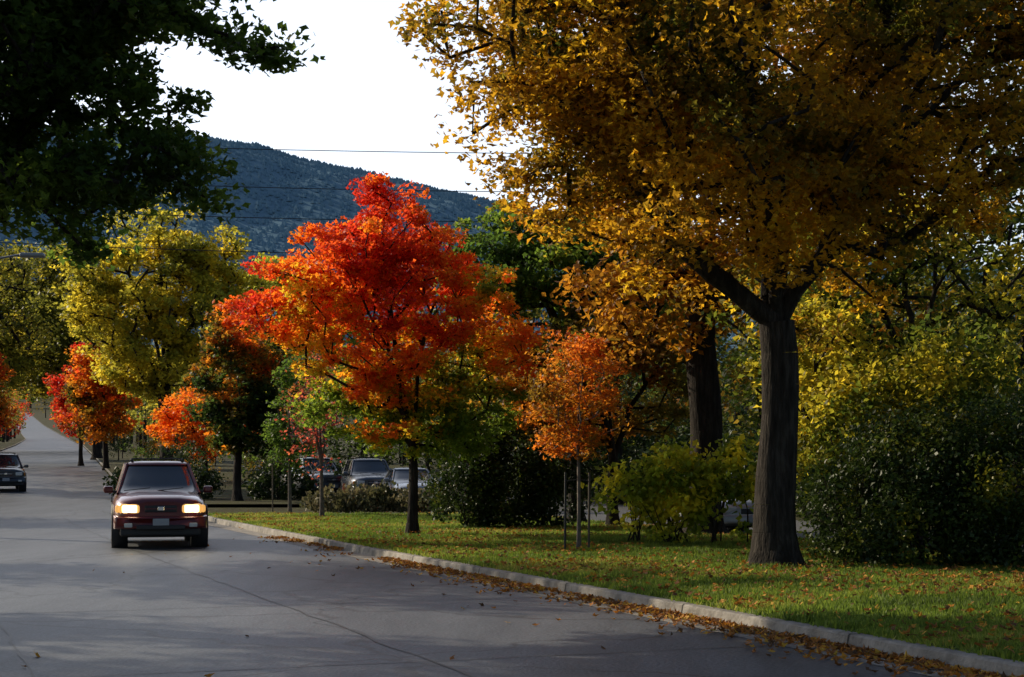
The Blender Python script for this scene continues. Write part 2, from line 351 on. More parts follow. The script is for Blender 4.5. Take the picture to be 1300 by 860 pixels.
tree('crimson_maple_tree',(-25.4,74),.16,1.6,[(-24.2,74,3.9,1.3,1.7,1.4),(-23.9,74,5.2,.7,.8,.9),(-24.2,74,2.7,1.1,1.4,.8)],150,60,.18,[(0,GREEN),(.3,OR),(.6,RED),(1,RED)],22,spread=.28)
tree('crimson_maple_tree',(-31.5,118),.16,1.6,[(-31.5,118,5.0,1.9,2.0,2.6),(-31.0,118,7.6,1.0,1,1.6)],140,70,.28,[(0,OCH),(.4,RED),(1,RED)],23,spread=.42)
og=[(0,(.07,.08,.015)),(.5,(.18,.17,.02)),(1,(.40,.31,.03))]
tree('elm_tree',(-29,76),.34,5.0,[(-27.4,76,9.4,5.6,5,3.0),(-25,76,7.6,3.0,3.5,1.8),(-27,75,5.5,3.5,4,2.0)],330,44,.22,og,24,spread=.45,thr=0.0,nscale=2.2,rtip=.03)
tree('elm_tree',(-36.5,142),.4,6.5,[(-40.5,142,13,5.0,5,6.0),(-37.5,142,10,4.0,4,4.0)],330,50,.40,og,34,spread=.75,thr=-.2,nscale=3,rtip=.04)
tree('elm_tree',(-50,140),.4,6.5,[(-46,140,13,5.5,5,5.5),(-45,138,8.5,3.5,4,2.5)],280,50,.40,og,35,spread=.75,thr=-.2,nscale=3,rtip=.04)
tree('elm_tree',(-52,205),.4,6.5,[(-57,205,13,7.0,5,6.5),(-62,205,10,5.0,4,4.0)],260,50,.55,og,36,spread=1.0,thr=-.4,nscale=3.5,rtip=.04)
# ---- dark overhanging tree, left foreground
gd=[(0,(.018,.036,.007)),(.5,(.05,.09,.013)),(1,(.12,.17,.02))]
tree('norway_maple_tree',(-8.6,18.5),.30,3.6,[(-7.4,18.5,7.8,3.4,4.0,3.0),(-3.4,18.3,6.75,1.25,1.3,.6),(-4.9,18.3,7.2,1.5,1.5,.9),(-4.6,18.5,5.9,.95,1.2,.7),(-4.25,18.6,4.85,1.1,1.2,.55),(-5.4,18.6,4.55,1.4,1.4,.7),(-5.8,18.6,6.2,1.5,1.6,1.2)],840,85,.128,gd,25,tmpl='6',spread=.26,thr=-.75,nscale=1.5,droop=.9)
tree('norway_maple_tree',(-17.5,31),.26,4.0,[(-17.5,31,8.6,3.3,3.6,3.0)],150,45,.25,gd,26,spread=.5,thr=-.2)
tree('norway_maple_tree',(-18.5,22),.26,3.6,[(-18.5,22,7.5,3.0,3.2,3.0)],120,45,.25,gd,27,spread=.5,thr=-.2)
tree('norway_maple_tree',(-26,52),.3,3.6,[(-26,52,7,3.4,3.5,3.2)],120,45,.28,gd,28,spread=.6,thr=-.3)
tree('norway_maple_tree',(-17.0,38.5),.22,4.0,[(-17.0,38.5,9.0,2.0,1.5,2.0)],70,36,.24,gd,37,spread=.4,thr=.1,nscale=1.6)
# ---- greener trees in the middle
tree('green_ash_tree',(1.6,40.5),.2,2.6,[(1.4,40.5,6.5,2.3,2.2,1.5),(-.4,41,6.5,1.7,1.7,1.4),(3.0,40.5,5.6,1.5,1.5,1.4)],330,70,.155,
     [(0,GREEN_D),(.4,GREEN),(.72,GREEN_L),(1,GOLD)],29,spread=.28,thr=-.45,nscale=1.6)
tree('amber_maple_tree',(2.4,38.5),.14,1.6,[(2.2,38.5,3.6,2.4,2.0,1.7),(.6,38.5,3.2,1.5,1.8,1.3)],260,75,.15,
     [(0,(.08,.08,.012)),(.35,OLIVE),(.65,OCH),(1,(.42,.14,.012))],30,spread=.28,thr=-.6,tvar=(.2,.12))
# ---- right side: airy yellow-green trees
yg=[(0,(.03,.05,.01)),(.35,(.08,.11,.014)),(.62,(.24,.22,.018)),(1,(.54,.41,.03))]
tree('box_elder_tree',(7.4,29.5),.16,1.8,[(7.8,29.5,4.4,3.4,2.6,2.6),(5.4,29.5,4.0,1.6,2,2.2)],330,42,.135,yg,31,spread=.30,thr=-.05,nscale=1.4,rtip=.016,tvar=(.2,.18))
tree('box_elder_tree',(5.2,27),.06,1.2,[(5.0,27,2.9,1.0,1,1.6)],110,40,.12,yg,32,spread=.22,thr=-.2,nscale=1.2,rtip=.01,tfun=lambda P:.10+0*P[:,0])
# ------------------------------------------------------------------ shrubs / hedges
def shrub(name, ells, n, lsize, stops, seed, mat=None, tvar=.15, tmpl='4', thr=-1.0, sh=.55, up=.35, stem=True):
    rng=np.random.default_rng(seed); root=empty(name)
    z0=zt(ells[0][1])+.1
    E=[(a,b,c+z0,d,e,f) for a,b,c,d,e,f in ells]
    C=sample_clumps(E,n//14,rng,thr,.55,.9,seed); C=C[C[:,2]>z0]
    k=np.repeat(np.arange(len(C)),14); P=C[k]+rng.normal(size=(len(k),3))*.11; P=P[P[:,2]>z0+.02]
    nz=Noise(seed,1.1); t=.5+tvar*nz(P)+.12*rng.normal(size=len(P))
    leaves('foliage',P,lsize*rng.uniform(.6,1.3,len(P)),pal(t,stops)*rng.uniform(.7,1.2,(len(P),1)),rng,mat or HEDGEL,root,tmpl,up)
    if stem:
        pos=[];par=[];rad=[]
        for e in E:
            for q in range(7):
                a=rng.uniform(0,6.28); pos.append((e[0]+rng.normal()*.12,e[1]+rng.normal()*.12,z0-.1)); par.append(-1); rad.append(.018)
                for s in (.4,.8,1.0):
                    pos.append((e[0]+math.cos(a)*e[3]*.6*s,e[1]+math.sin(a)*e[4]*.6*s,z0+(e[2]-z0+e[5]*.4)*s)); par.append(len(pos)-2); rad.append(.018*(1.1-s*.8))
        tubes('stems',pos,par,np.array(rad),BARK,root)
    return root
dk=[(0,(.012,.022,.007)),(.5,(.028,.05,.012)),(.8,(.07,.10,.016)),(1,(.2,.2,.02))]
shrub('lilac_shrub',[(-.1,37.5,1.2,1.2,1.1,1.3),(-1.0,37.3,.9,.9,.9,.95),(.9,37.7,1.0,.9,.9,1.0),(-.6,37.2,1.7,.6,.6,.7)],18000,.10,dk,41,thr=-.4)
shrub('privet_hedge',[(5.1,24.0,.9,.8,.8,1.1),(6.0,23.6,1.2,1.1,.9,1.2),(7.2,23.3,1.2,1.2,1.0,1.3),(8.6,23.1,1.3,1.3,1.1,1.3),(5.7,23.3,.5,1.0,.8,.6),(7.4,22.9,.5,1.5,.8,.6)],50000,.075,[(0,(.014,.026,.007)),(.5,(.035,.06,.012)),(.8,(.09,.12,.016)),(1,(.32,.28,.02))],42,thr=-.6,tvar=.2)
shrub('golden_shrub',[(5.4,25.4,2.0,1.1,.9,1.0),(6.9,25.4,2.5,1.4,1,1.1)],9000,.11,yg,43,mat=LEAF,thr=-.2)
shrub('dogwood_shrub',[(3.1,30.2,1.2,.8,.6,.7),(2.3,30.4,.95,.7,.5,.5),(3.8,30.1,1.5,.6,.5,.7),(4.5,29.9,1.2,.6,.5,.9),(2.9,30.0,.6,1.0,.5,.45)],4800,.14,[(0,(.09,.15,.018)),(.5,(.30,.34,.03)),(1,(.62,.54,.04))],44,mat=LEAF,thr=-.05,tvar=.25)
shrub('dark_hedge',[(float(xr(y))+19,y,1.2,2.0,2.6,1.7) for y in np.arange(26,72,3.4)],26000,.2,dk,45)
shrub('ornamental_grass_bed',[(-4.4,51.5,.25,2.2,1.0,.5),(-2.2,51,.25,1.8,1.0,.5)],7000,.15,[(0,(.05,.06,.02)),(.5,(.13,.12,.05)),(1,(.24,.19,.11))],46,stem=False,up=-.2)
shrub('juniper_shrub',[(-12.5,62,.5,1.3,1.3,.7),(-15.2,66,.5,1.3,1.3,.7),(-8.9,62,.6,1.3,1.3,.8)],7000,.16,dk,47)
# ------------------------------------------------------------------ background / distant tree masses
def mass(name, trees, lpt, seed, ls=1.0):
    rng=np.random.default_rng(seed); root=empty(name); PP=[];SS=[];CC=[]; pos=[];par=[];rad=[]
    pals=[[(0,(.06,.07,.012)),(.5,(.20,.20,.028)),(1,(.44,.34,.03))],[(0,GREEN_D),(.5,(.05,.075,.014)),(1,GREEN_L)],
          [(0,OCH),(.5,(.42,.15,.015)),(1,OR)],[(0,GREEN_D),(.5,OLIVE),(1,OCH)],[(0,(.010,.018,.006)),(.5,(.022,.036,.009)),(1,(.05,.065,.014))],[(0,DRED),(.6,RED),(1,RO)]]
    for (x,y,h,r,pi) in trees:
        z0=zt(y); E=[(x,y,z0+h*.55,r,r,h*.40)]
        for q in range(3): a=rng.uniform(0,6.28); E.append((x+r*.55*math.cos(a),y+r*.4*math.sin(a),z0+h*rng.uniform(.35,.82),r*.55,r*.55,h*.2))
        C=sample_clumps(E,max(10,lpt//12),rng,-.5,.5,r*.5,int(rng.integers(1e6))); k=np.repeat(np.arange(len(C)),12)
        P=C[k]+ball(rng,len(k))*r*.085; P=P[P[:,2]>z0]
        t=.5+.2*Noise(int(rng.integers(1e6)),r*.7)(P)+.1*rng.normal(size=len(P))
        PP.append(P); CC.append(pal(t,pals[pi])*rng.uniform(.7,1.2,(len(P),1))); SS.append(np.full(len(P),ls*r*.085)*rng.uniform(.6,1.3,len(P)))
        s=len(pos); pos+= [(x,y,z0-.2),(x,y,z0+h*.35),(x+.3,y,z0+h*.8)]; par+=[-1,s,s+1]; rad+=[h*.022,h*.017,h*.004]
    P=np.concatenate(PP)
    leaves('foliage',P,np.concatenate(SS),np.concatenate(CC),rng,LEAF,root)
    tubes('trunks',pos,par,np.array(rad),BARK,root)
r=np.random.default_rng(9)
T=[]
for i in range(18):
    y=r.uniform(54,78); x=r.uniform(-1,28); T.append((x,y,r.uniform(9,12.5),r.uniform(3,4.2),int(r.choice([3,3,4,1,0]))))
for i in range(10):
    T.append((8+i*1.9,40+r.uniform(-3,6),r.uniform(8,12),r.uniform(2.6,3.6),int(r.choice([3,4,0,0]))))
for i in range(9): T.append((-6+i*2.5,64+r.uniform(-2,4),4.5,2.6,4))
mass('background_trees',T,2500,101,.8)
T=[]
for i in range(170):
    y=r.uniform(150,880)**1.0; side=r.choice([-1,1]); off=abs(r.normal())*y*.08+4
    x=float(xr(y)); x = x+off+1 if side>0 else x-10.4-off-1
    T.append((x,y,r.uniform(9,16),r.uniform(3.5,5.0),int(r.choice([0,0,1,3,2,5,0]))))
for i in range(36):
    y=r.uniform(85,130); x=r.uniform(-11,25); T.append((x,y,r.uniform(7,11),r.uniform(3,4.5),int(r.choice([0,1,3,4,4]))))
for i in range(30):
    y=80+i*11; x=float(xr(y))-13-r.uniform(0,2.5); T.append((x,y,r.uniform(10,15),r.uniform(3.6,5),int(r.choice([0,0,1,2,3,5]))))
for i in range(30):
    y=150+i*13; x=float(xr(y))+2.5+r.uniform(0,2.5); T.append((x,y,r.uniform(8,13),r.uniform(3,4.4),int(r.choice([0,2,1,2,3,5]))))
mass('distant_trees',T,850,102,1.1)
T=[]
for i in range(800):
    y=905+ (1450-905)*r.uniform(0,1)**.8; x=y*r.uniform(-.42,.12); T.append((x,y,r.uniform(13,20),r.uniform(7,11),int(r.choice([0,1,1,3,4,4]))))
mass('hillside_trees',T,96,103,2.4)
T=[]
for i in range(26):
    y=r.uniform(64,150); u=r.uniform(1.6,9) ; T.append((float(xr(y))+u,y,r.uniform(1.4,3.2),r.uniform(1.0,1.8),int(r.choice([4,4,1,2,3]))))
for i in range(14):
    y=r.uniform(90,200); T.append((float(xr(y))-12-r.uniform(0,3),y,r.uniform(2,4),r.uniform(1.4,2.4),int(r.choice([4,1,3,0]))))
mass('shrub_border',T,500,104,1.1)
# ------------------------------------------------------------------ grass blades and fallen leaves
rng=np.random.default_rng(3)
def median_points(n,ya,yb,pw=1.6):
    y=ya+(yb-ya)*rng.uniform(0,1,n)**pw; u=rng.uniform(.2,9.5,n); return np.stack([xr(y)+u,y,np.full(n,.122)],1),u
P,u=median_points(300000,11,48)
nz=Noise(4,2.5); nz2=Noise(8,.6)
n=len(P); h=.045+.03*rng.uniform(0,1,n)+.016*nz2(P); a=rng.uniform(0,6.28,n)
d=np.stack([np.cos(a),np.sin(a),np.zeros(n)],1); lean=rng.normal(size=(n,3))*.025; lean[:,2]=0
P[:,0]-=.10*(u<.3)*rng.uniform(0,1,n)
wd=.009+.006*rng.uniform(size=n)
V=np.stack([P-d*wd[:,None],P+d*wd[:,None],P+lean+np.stack([0*h,0*h,h],1)],1)
t=.5+.20*nz(P)+.15*rng.normal(size=n)
cols=pal(t,[(0,(.06,.09,.014)),(.4,(.115,.175,.022)),(.7,(.19,.24,.03)),(1,(.36,.31,.07))])
me=raw_mesh('lawn_grass',V.reshape(-1,3),np.arange(n*3).reshape(-1,3),np.repeat(cols,3,0)); me.materials.append(GRASSM)
link(bpy.data.objects.new('lawn_grass',me))
P,u=median_points(21000,11,48,1.5)
keep=rng.uniform(size=len(P))< np.clip(.15+.55*np.exp(-((P[:,0]-3.8)**2+(P[:,1]-22)**2)/14)+.45*np.exp(-((P[:,0]-1)**2+(P[:,1]-27.5)**2)/4)+.5*np.exp(-((P[:,0]+2.5)**2+(P[:,1]-33.5)**2)/6)+.45*np.exp(-u/.5)+.25*nz(P)+.5*(P[:,1]<21)*np.clip((P[:,0]-3)/3,0,1),0,1)
P=P[keep]; P[:,2]+=.05+.03*rng.uniform(size=len(P))
m=6500; y=11+(40-11)*rng.uniform(0,1,m)**1.1; uu=rng.exponential(.18+.3*(rng.uniform(size=m)<.2),m); uu=np.minimum(uu,6)
G=np.stack([xr(y)-.03-uu,y,np.full(m,.018)],1); kk=rng.uniform(size=m)<np.clip(.4+.6*Noise(3,2.2)(G)+(y<29)*.2-(y>31)*.5,0,1); G=G[kk]; G[:,2]+=.035*rng.uniform(size=len(G))*np.exp(-(xr(G[:,1])-G[:,0]))
m2=30; y=rng.uniform(12,60,m2); G2=np.stack([xr(y)-rng.uniform(.3,9,m2),y,np.full(m2,.02)],1)
A=np.concatenate([P,G,G2]); t=rng.uniform(size=len(A))
cols=pal(t,[(0,(.10,.05,.02)),(.4,(.28,.11,.025)),(.7,(.46,.17,.02)),(1,(.56,.34,.04))])
leaves('fallen_leaves',A,.078*rng.uniform(.6,1.2,len(A)),cols,rng,DRY,None,'6',up=1.3,droop=0)
# ------------------------------------------------------------------ mountain
pxs=np.array([-900,-400,0,150,290,340,400,450,520,640,800,1000,1400,2200]); pys=np.array([230,175,168,176,186,195,216,225,240,268,305,335,365,420])
D=2800.; hx=(pxs-650)/F*D; hz=1.6+(590-pys)/F*D
gx=np.linspace(hx[0],hx[-1],300); gy=np.linspace(1500,3300,46)
nb=Noise(2,420); ns_=Noise(6,110)
V=[]
for y in gy:
    f=np.clip((y-1500)/(D-1500),0,1); f=f*f*(3-2*f); f= f if y<=D else 1-((y-D)/900)**1.2
    Z=np.interp(gx,hx,hz); q=np.stack([gx,np.full_like(gx,y),0*gx],1)
    zz=90+(Z-90)*f + (nb(q)*16*np.clip(f*2,0,1)*(1-f if y<=D else .5) + ns_(q)*2.5*(1 if f>.05 else 0))*(1 if y!=D else .3)
    V.append(np.stack([gx,np.full_like(gx,y),zz],1))
V=np.array(V); R_,C_=V.shape[:2]
Fc=np.array([(j*C_+i,j*C_+i+1,(j+1)*C_+i+1,(j+1)*C_+i) for j in range(R_-1) for i in range(C_-1)])
mm=pbr('mountain_forest_haze',(.15,.24,.30),1,noise=[(.135,.22,.275),(.15,.24,.30),(.17,.265,.325)],nscale=.012,spec=0)  # bluish distance haze is mixed into the forest's base colour
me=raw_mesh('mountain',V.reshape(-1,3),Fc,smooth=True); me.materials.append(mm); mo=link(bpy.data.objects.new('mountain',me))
k=80000; ii=rng.uniform(0,C_-1.01,k); jj=rng.uniform(3,35,k); i0=ii.astype(int); j0=jj.astype(int); fi=(ii-i0)[:,None]; fj=(jj-j0)[:,None]
base=(V[j0,i0]*(1-fi)+V[j0,i0+1]*fi)*(1-fj)+(V[j0+1,i0]*(1-fi)+V[j0+1,i0+1]*fi)*fj
h=rng.uniform(3,6.5,k); w=h*rng.uniform(.55,.9,k); th=np.arange(5)/5*2*np.pi
ring=base[:,None,:]+np.stack([np.cos(th),np.sin(th),0*th],1)[None]*w[:,None,None]-np.array([0,0,1.])
tip=base+np.stack([0*h,0*h,h],1); VV=np.concatenate([ring,tip[:,None,:]],1)
fc=np.array([(q,(q+1)%5,5) for q in range(5)]); fac=(np.arange(k)[:,None,None]*6+fc[None]).reshape(-1,3)
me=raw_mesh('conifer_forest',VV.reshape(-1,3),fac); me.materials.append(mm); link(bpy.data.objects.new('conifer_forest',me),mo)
# ------------------------------------------------------------------ small helpers for hard objects
def box(name, c, s, mat, parent, bev=.01, rot=(0,0,0)):
    x,y,z=[q/2 for q in s]
    V=[(-x,-y,-z),(x,-y,-z),(x,y,-z),(-x,y,-z),(-x,-y,z),(x,-y,z),(x,y,z),(-x,y,z)]
    o=pymesh(name,V,[(0,3,2,1),(4,5,6,7),(0,1,5,4),(1,2,6,5),(2,3,7,6),(3,0,4,7)],mat,parent)
    o.location=c; o.rotation_euler=rot
    if bev: b=o.modifiers.new('b','BEVEL'); b.width=bev; b.segments=3
    return o
def bar(name,a,b,r,mat,parent,k=8,r2=None):
    a=Vector(a); b=Vector(b); d=(b-a).normalized(); u=d.orthogonal().normalized(); w=d.cross(u); r2=r2 or r
    V=[]
    for c,rr in ((a,r),(b,r2)):
        for i in range(k): t=i/k*2*math.pi; V.append(c+u*math.cos(t)*rr+w*math.sin(t)*rr)
    Fc=[(i,(i+1)%k,k+(i+1)%k,k+i) for i in range(k)]+[tuple(range(k))[::-1],tuple(range(k,2*k))]
    return pymesh(name,V,Fc,mat,parent,smooth=False)
def lathe_x(name, prof, cx, cy, cz, mat, parent, k=28, sgn=1):
    V=[];Fc=[]
    for xo,rr in prof:
        for i in range(k): t=i/k*2*math.pi; V.append((cx+sgn*xo,cy+rr*math.cos(t),cz+rr*math.sin(t)))
    for j in range(len(prof)-1):
        for i in range(k): Fc.append((j*k+i,j*k+(i+1)%k,(j+1)*k+(i+1)%k,(j+1)*k+i))
    Fc.append(tuple(range(k))); Fc.append(tuple(range((len(prof)-1)*k,len(prof)*k)))
    return pymesh(name,V,Fc,mat,parent,smooth=True)
GLASS=pbr('car_glass',(.02,.024,.028),.06,spec=.9,coat=.5); TYRE=pbr('tyre',(.018,.018,.018),.85); RIM=pbr('alloy',(.45,.45,.46),.35,.9)
CHROME=pbr('chrome',(.6,.6,.62),.15,1); BLK=pbr('black_trim',(.02,.02,.021),.6); PLATE=pbr('number_plate',(.3,.32,.34),.5)
LAMPOFF=pbr('lamp_lens',(.55,.55,.52),.15); AMB=pbr('amber_lens',(.6,.2,.02),.2); TAIL=pbr('tail_lens',(.3,.01,.01),.2)
LIT=pbr('headlamp_lit',(.9,.8,.6),.2,emis=(1,.88,.58),estr=20); LIT2=pbr('headlamp_glow',(.5,.3,.15),.2,emis=(1,.50,.12),estr=.8); LIT3=pbr('headlamp_reflector',(.6,.5,.3),.2,emis=(1,.70,.28),estr=5)
def paint(n,c,rough=.3): return pbr(n,c,rough,.25,coat=.8)
def hump(name, profile, mat, parent, bev=.02):
    V=[p for r_ in profile for p in r_]; k=len(profile[0]); Fc=[]
    for j in range(len(profile)-1):
        for i in range(k): Fc.append((j*k+i,j*k+(i+1)%k,(j+1)*k+(i+1)%k,(j+1)*k+i))
    Fc.append(tuple(range(k))); Fc.append(tuple(range((len(profile)-1)*k,len(profile)*k))[::-1])
    o=pymesh(name,V,Fc,mat,parent,smooth=True); b=o.modifiers.new('b','BEVEL'); b.width=bev; b.segments=3; b.limit_method='ANGLE'; b.angle_limit=math.radians(40); return o
def vehicle(name, loc, heading, col, kind='suv', lit=False, rack=True):
    root=empty(name,loc,heading); M=paint(name+'_paint',col)
    suv= kind=='suv'
    top=1.67 if suv else 1.40; belt=1.05 if suv else .92
    if suv: st=[(-2.22,.58,.50,.82),(-2.18,.71,.44,.88),(-2.08,.80,.38,.93),(-1.9,.855,.35,.97),(-1.5,.885,.33,1.005),(-.95,.895,.31,1.05),(0,.90,.30,1.06),(1.4,.90,.32,1.06),(2.05,.885,.38,1.05),(2.2,.83,.48,.98)]
    else: st=[(-2.28,.62,.42,.60),(-2.22,.76,.32,.68),(-2.0,.84,.24,.76),(-1.5,.87,.22,.84),(-.85,.88,.22,.92),(0,.88,.22,.93),(1.3,.88,.22,.94),(1.9,.86,.28,.93),(2.2,.80,.36,.88),(2.28,.68,.45,.75)]
    V=[];Fc=[]
    def sec(y,w,zb,ztp):
        H=ztp-zb; dome=.045 if y<-.9 else .01
        half=[(0,ztp+dome),(w*.45,ztp+dome*.85),(w*.68,ztp+.005),(w*.83,ztp-.03),(w*.93,ztp-.09),(w,ztp-.26*H-.05),(w,zb+.38*H),(w*.985,zb+.12*H),(w*.93,zb),(0,zb)]
        return [(x,y,z) for x,z in half]+[(-x,y,z) for x,z in half[-2:0:-1]]
    for s in st: V+=sec(*s)
    k=18
    for j in range(len(st)-1):
        for i in range(k): Fc.append((j*k+i,j*k+(i+1)%k,(j+1)*k+(i+1)%k,(j+1)*k+i))
    Fc.append(tuple(range(k))); Fc.append(tuple(range((len(st)-1)*k,len(st)*k))[::-1])
    b=pymesh('body',V,Fc,M,root,smooth=True); mo_=b.modifiers.new('b','BEVEL'); mo_.width=.03; mo_.segments=3; mo_.limit_method='ANGLE'; mo_.angle_limit=math.radians(40)
    if suv: yb0,yb1,yt0,yt1,wb,wt=-1.05,2.14,-.30,1.82,.79,.60
    else: yb0,yb1,yt0,yt1,wb,wt=-.85,1.75,-.1,1.05,.76,.58
    bz=belt-.03; tz=top-.085
    def gs(z,w,y0,y1,cv):
        return [(-w,y0+cv,z),(-w*.7,y0+cv*.35,z),(0,y0,z),(w*.7,y0+cv*.35,z),(w,y0+cv,z),(w,y1-.05,z),(w*.7,y1,z),(-w*.7,y1,z),(-w,y1-.05,z)]
    hump('windows',[gs(bz+(tz-bz)*t,wb+(wt-wb)*(t**1.25),yb0+(yt0-yb0)*t,yb1+(yt1-yb1)*t,.16) for t in (0,.33,.66,1)],GLASS,root,.03)
    def rs(z,k_): return gs(z,(wt+.012)*k_,yt0-.03+(1-k_)*.9,yt1+.03-(1-k_)*.9,.16)
    hump('roof',[rs(tz-.01,1),rs(tz+.025,.97),rs(top-.025,.88),rs(top-.005,.70),rs(top,.5)],M,root,.01)
    for s in (-1,1):
        bar('a_pillar',(s*(wb-.01),yb0+.16,bz),(s*(wt-.0),yt0+.16,tz+.02),.035,M,root)
        bar('d_pillar',(s*(wb-.01),yb1-.05,bz),(s*(wt-.0),yt1-.03,tz+.02),.05,M,root)
        for yy in ((.12,1.12) if suv else (.35,)):
            bar('b_pillar',(s*(wb+.0),yy,bz),(s*(wt+.01),yy,tz),.035,BLK,root)
        box('mirror',(s*(.965 if suv else .93),yb0+.36,belt+.05),(.19,.11,.14),M,root,.045)
        box('mirror_stalk',(s*(.86 if suv else .85),yb0+.36,belt+.01),(.12,.05,.05),BLK,root,.01)
        box('side_moulding',(s*(.905 if suv else .885),.1,.62 if suv else .52),(.02,2.6,.07),BLK,root,.008)
        box('door_handle',(s*(.905 if suv else .885),.0,.86 if suv else .78),(.03,.16,.03),BLK,root,.008)
        for yy in (-.62,.22,1.2):
            box('door_gap',(s*(.897 if suv else .877),yy,.72 if suv else .6),(.012,.012,.5),BLK,root,0)
        wr=.36 if suv else .31
        for yy in (-1.38,1.32):
            lathe_x('wheel_arch',[(-.3,.001),(-.3,wr+.09),(.0,wr+.09),(.008,wr+.07),(.008,.001)],s*(.90 if suv else .878),yy,wr+.02,BLK,root,sgn=s)
            lathe_x('tyre',[(-.12,wr*.6),(-.12,wr*.93),(-.09,wr),(.08,wr),(.115,wr*.93),(.115,wr*.68),(.09,wr*.64)],s*(.79 if suv else .78),yy,wr,TYRE,root,sgn=s)
            lathe_x('rim',[(-.1,.05),(.10,wr*.64),(.105,wr*.60),(.07,wr*.5),(.085,.07),(.09,.02)],s*(.80 if suv else .79),yy,wr,RIM,root,sgn=s)
            for q in range(5):
                a=q*1.2566; box('spoke',(s*(.885 if suv else .875),yy+.11*math.cos(a),wr+.11*math.sin(a)),(.02,.05,.17),RIM,root,.008,rot=(a-math.pi/2,0,0))
    f=-2.2 if suv else -2.28
    if suv:
        box('grille',(0,f+.0,.755),(.62,.06,.15),BLK,root,.05)
        box('grille_bar',(0,f-.028,.755),(.56,.02,.02),CHROME if not lit else M,root,.006)
        box('badge',(0,f-.045,.76),(.12,.02,.08),CHROME,root,.035)
        def bs(y,w,z0_,z1_): return [(-w,y+.14,z0_),(-w*.72,y+.03,z0_),(0,y,z0_),(w*.72,y+.03,z0_),(w,y+.14,z0_),(w,y+.14,z1_),(w*.72,y+.03,z1_),(0,y,z1_),(-w*.72,y+.03,z1_),(-w,y+.14,z1_)]
        hump('bumper',[bs(f+.14,.87,.40,.63),bs(f-.02,.87,.37,.62),bs(f-.11,.83,.39,.60),bs(f-.13,.80,.44,.57)],M,root,.02)
        box('bumper_insert',(0,f-.115,.41),(.9,.05,.09),BLK,root,.02)
        box('lower_valance',(0,f+.1,.32),(1.5,.2,.16),BLK,root,.04)
        box('number_plate',(0,f-.14,.51),(.30,.012,.13),PLATE,root,.004)
        for s in (-1,1):
            box('headlamp_housing',(s*.575,f+.05,.755),(.40,.12,.19),BLK if not lit else LIT2,root,.055,rot=(0,0,s*.20))
            if lit: box('reflector',(s*.57,f+.0,.755),(.29,.07,.15),LIT3,root,.06,rot=(0,0,s*.1))
            box('headlamp',(s*.56,f-.02,.757),(.20,.06,.12) if lit else (.3,.06,.15),LIT if lit else LAMPOFF,root,.029)
            box('indicator',(s*.77,f+.15,.755),(.10,.18,.15),LIT2 if lit else AMB,root,.045,rot=(0,0,s*.5))
            box('fog_lamp',(s*.60,f-.115,.45),(.15,.03,.08),LAMPOFF,root,.02)
            box('wiper',(s*.32-.1,yb0+.03,belt+.06),(.5,.015,.015),BLK,root,.003,rot=(0,math.radians(-6),0))
    else:
        box('grille',(0,f+.02,.57),(.62,.06,.12),BLK,root,.02)
        box('bumper',(0,f+.02,.40),(1.55,.22,.2),M,root,.06)
        box('number_plate',(0,f-.1,.40),(.31,.012,.14),PLATE,root,.004)
        for s in (-1,1): box('headlamp',(s*.56,f+.08,.61),(.34,.14,.13),LAMPOFF,root,.03)
    rr=2.2 if suv else 2.27
    box('rear_bumper',(0,rr+.02,.48 if suv else .42),(1.66,.2,.2),M,root,.05)
    for s in (-1,1): box('tail_lamp',(s*.76,rr-.04,.84 if suv else .74),(.14,.12,.24 if suv else .14),TAIL,root,.02)
    box('rear_plate',(0,rr+.03,.78 if suv else .7),(.31,.012,.15),PLATE,root,.004)
    box('underbody',(0,0,.30),(1.35,3.6,.2),BLK,root,.03)
    if suv and rack:
        for s in (-1,1):
            bar('roof_rail',(s*.50,.0,top+.03),(s*.50,1.6,top+.03),.018,BLK,root)
            for yy in (.0,.8,1.6): box('rail_foot',(s*.50,yy,top-.005),(.05,.09,.08),BLK,root,.01)
        for yy in (.25,1.3): bar('cross_bar',(-.50,yy,top+.04),(.50,yy,top+.04),.014,BLK,root)
    return root
RA=math.radians(20)
vehicle('suv_car',(-7.18,32.7,.006),math.radians(14),(.12,.012,.011),'suv',True)
vehicle('parked_suv',(-23.3,74,zt(74)+.005),RA,(.035,.04,.045),'suv',False)
vehicle('parked_suv',(-8.0,66,zt(66)+.0),math.radians(25),(.10,.11,.12),'suv')
vehicle('parked_suv',(-5.5,62,zt(62)),math.radians(12),(.08,.09,.11),'suv')
vehicle('parked_sedan',(-3.6,57.5,zt(57.5)),math.radians(12),(.2,.21,.23),'sedan')
vehicle('parked_sedan',(4.9,37.5,.005),math.radians(10),(.35,.36,.38),'sedan')
# stakes
wood=pbr('stake_wood',(.09,.07,.05),.8); strap=pbr('strap',(.03,.03,.03),.7)
for dx in (-.24,.17):
    s=empty('tree_stake',(1.15+dx,27.75,.12)); bar('post',(0,0,-.1),(0.01,0,1.35),.02,strap if dx<0 else wood,s)
    bar('tie',(0,0,1.2),(-dx*.9,.05,1.22),.008,strap,s)
s=empty('tree_stake',(-7.1,47.9,.12)); bar('post',(0,0,-.1),(0,0,1.5),.02,wood,s); bar('tie',(0,0,1.3),(.45,0,1.3),.006,strap,s)
ORG=pbr('cone_orange',(.6,.12,.02),.5); s=empty('traffic_cone',(-5.95,57.2,zt(57.2)))
bar('base',(0,0,0),(0,0,.05),.24,ORG,s,4); bar('cone',(0,0,.05),(0,0,.85),.17,ORG,s,16,.03)
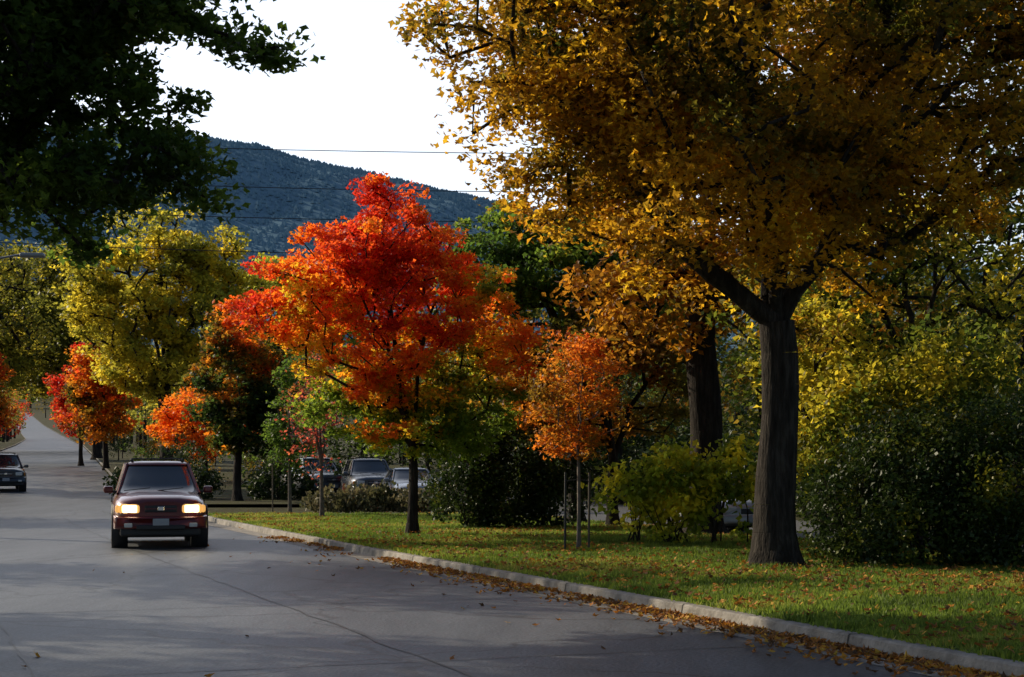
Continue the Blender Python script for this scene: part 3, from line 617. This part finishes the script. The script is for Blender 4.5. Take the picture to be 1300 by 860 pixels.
# utility poles + cables
pm=pbr('pole_wood',(.07,.05,.04),.9); cm=pbr('cable',(.015,.015,.017),.6)
def cable(ax,ay,az,bx,by,bz,sag,r=.02):
    pos=[]
    for i in range(25):
        t=i/24; pos.append((ax+(bx-ax)*t,ay+(by-ay)*t,az+(bz-az)*t-sag*4*t*(1-t)))
    V=[];Fc=[]
    for p in pos:
        for q in range(4): V.append((p[0],p[1]+r*math.cos(q*1.5708),p[2]+r*math.sin(q*1.5708)))
    for i in range(24):
        for q in range(4): Fc.append((i*4+q,i*4+(q+1)%4,i*4+4+(q+1)%4,i*4+4+q))
    pymesh('utility_cable',V,Fc,cm)
for x in (-37,33):
    s=empty('utility_pole',(x,80,zt(80))); bar('post',(0,0,-.3),(0,0,18),.17,pm,s,12,.11); bar('crossarm',(-1,0,16.9),(1,0,16.9),.07,pm,s,6)
for zz,sg in ((17.6,.7),(15.9,.9),(14.3,.8),(12.7,.9)): cable(-37,79.8,zz+.5,33,79.8,zz-.3,sg)
al=pbr('lamp_metal',(.25,.25,.25),.5,.8)
s=empty('street_lamp',(-17.6,50,.1)); bar('pole',(0,0,0),(0,0,7.7),.09,al,s,12,.06); bar('arm',(0,0,7.6),(2.4,0,8.0),.035,al,s); box('lamp_head',(2.75,0,7.98),(.75,.26,.14),al,s,.05)
# ------------------------------------------------------------------ light, world, camera
el=math.radians(27); sd=Vector((-.86,.51,0)).normalized(); to_sun=Vector((sd.x*math.cos(el),sd.y*math.cos(el),math.sin(el)))
sl=bpy.data.lights.new('sun','SUN'); sl.energy=5.0; sl.angle=math.radians(.5); sl.color=(1,.86,.64)
so=bpy.data.objects.new('sun',sl); COL.objects.link(so); so.rotation_euler=to_sun.to_track_quat('Z','Y').to_euler(); so.location=(-30,20,40)
w=bpy.data.worlds.new('World'); SC.world=w; w.use_nodes=True; nt=w.node_tree; N=nt.nodes; L=nt.links
bg=N['Background']; sk=N.new('ShaderNodeTexSky'); sk.sky_type='NISHITA'; sk.sun_disc=False
sk.sun_elevation=el; sk.sun_rotation=math.atan2(to_sun.x,to_sun.y); sk.dust_density=4.0; sk.air_density=1.0; sk.altitude=1600
# bright thin haze veil in the western sky around the sun
tc=N.new('ShaderNodeTexCoord'); dp=N.new('ShaderNodeVectorMath'); dp.operation='DOT_PRODUCT'; g=Vector((-.30,.92,.24)).normalized(); dp.inputs[1].default_value=g
L.new(tc.outputs['Generated'],dp.inputs[0])
mr=N.new('ShaderNodeMapRange'); mr.interpolation_type='SMOOTHSTEP'; mr.inputs[1].default_value=.58; mr.inputs[2].default_value=.97; L.new(dp.outputs['Value'],mr.inputs[0])
vn=N.new('ShaderNodeTexNoise'); vn.inputs['Scale'].default_value=2.2; vn.inputs['Detail'].default_value=5; L.new(tc.outputs['Generated'],vn.inputs['Vector'])
m2=N.new('ShaderNodeMapRange'); m2.inputs[1].default_value=.2; m2.inputs[2].default_value=.8; m2.inputs[3].default_value=.92; m2.inputs[4].default_value=1.08; L.new(vn.outputs[0],m2.inputs[0])
mm_=N.new('ShaderNodeMath'); mm_.operation='MULTIPLY'; L.new(mr.outputs[0],mm_.inputs[0]); L.new(m2.outputs[0],mm_.inputs[1])
hz_=N.new('ShaderNodeVectorMath'); hz_.operation='SCALE'; hz_.inputs[0].default_value=(6.6,6.6,6.7); L.new(mm_.outputs[0],hz_.inputs['Scale'])
ad=N.new('ShaderNodeVectorMath'); ad.operation='ADD'; L.new(sk.outputs[0],ad.inputs[0]); L.new(hz_.outputs[0],ad.inputs[1])
L.new(ad.outputs[0],bg.inputs[0]); bg.inputs[1].default_value=.11
cam=bpy.data.cameras.new('camera'); co=bpy.data.objects.new('camera',cam); COL.objects.link(co); SC.camera=co
co.location=(0,0,1.6); co.rotation_euler=(math.radians(90),0,0); cam.sensor_width=36; cam.lens=F/1300*36; cam.shift_y=160/1300; cam.clip_end=9000; cam.clip_start=.1
SC.view_settings.view_transform='Standard'; SC.view_settings.look='None'; SC.view_settings.exposure=0
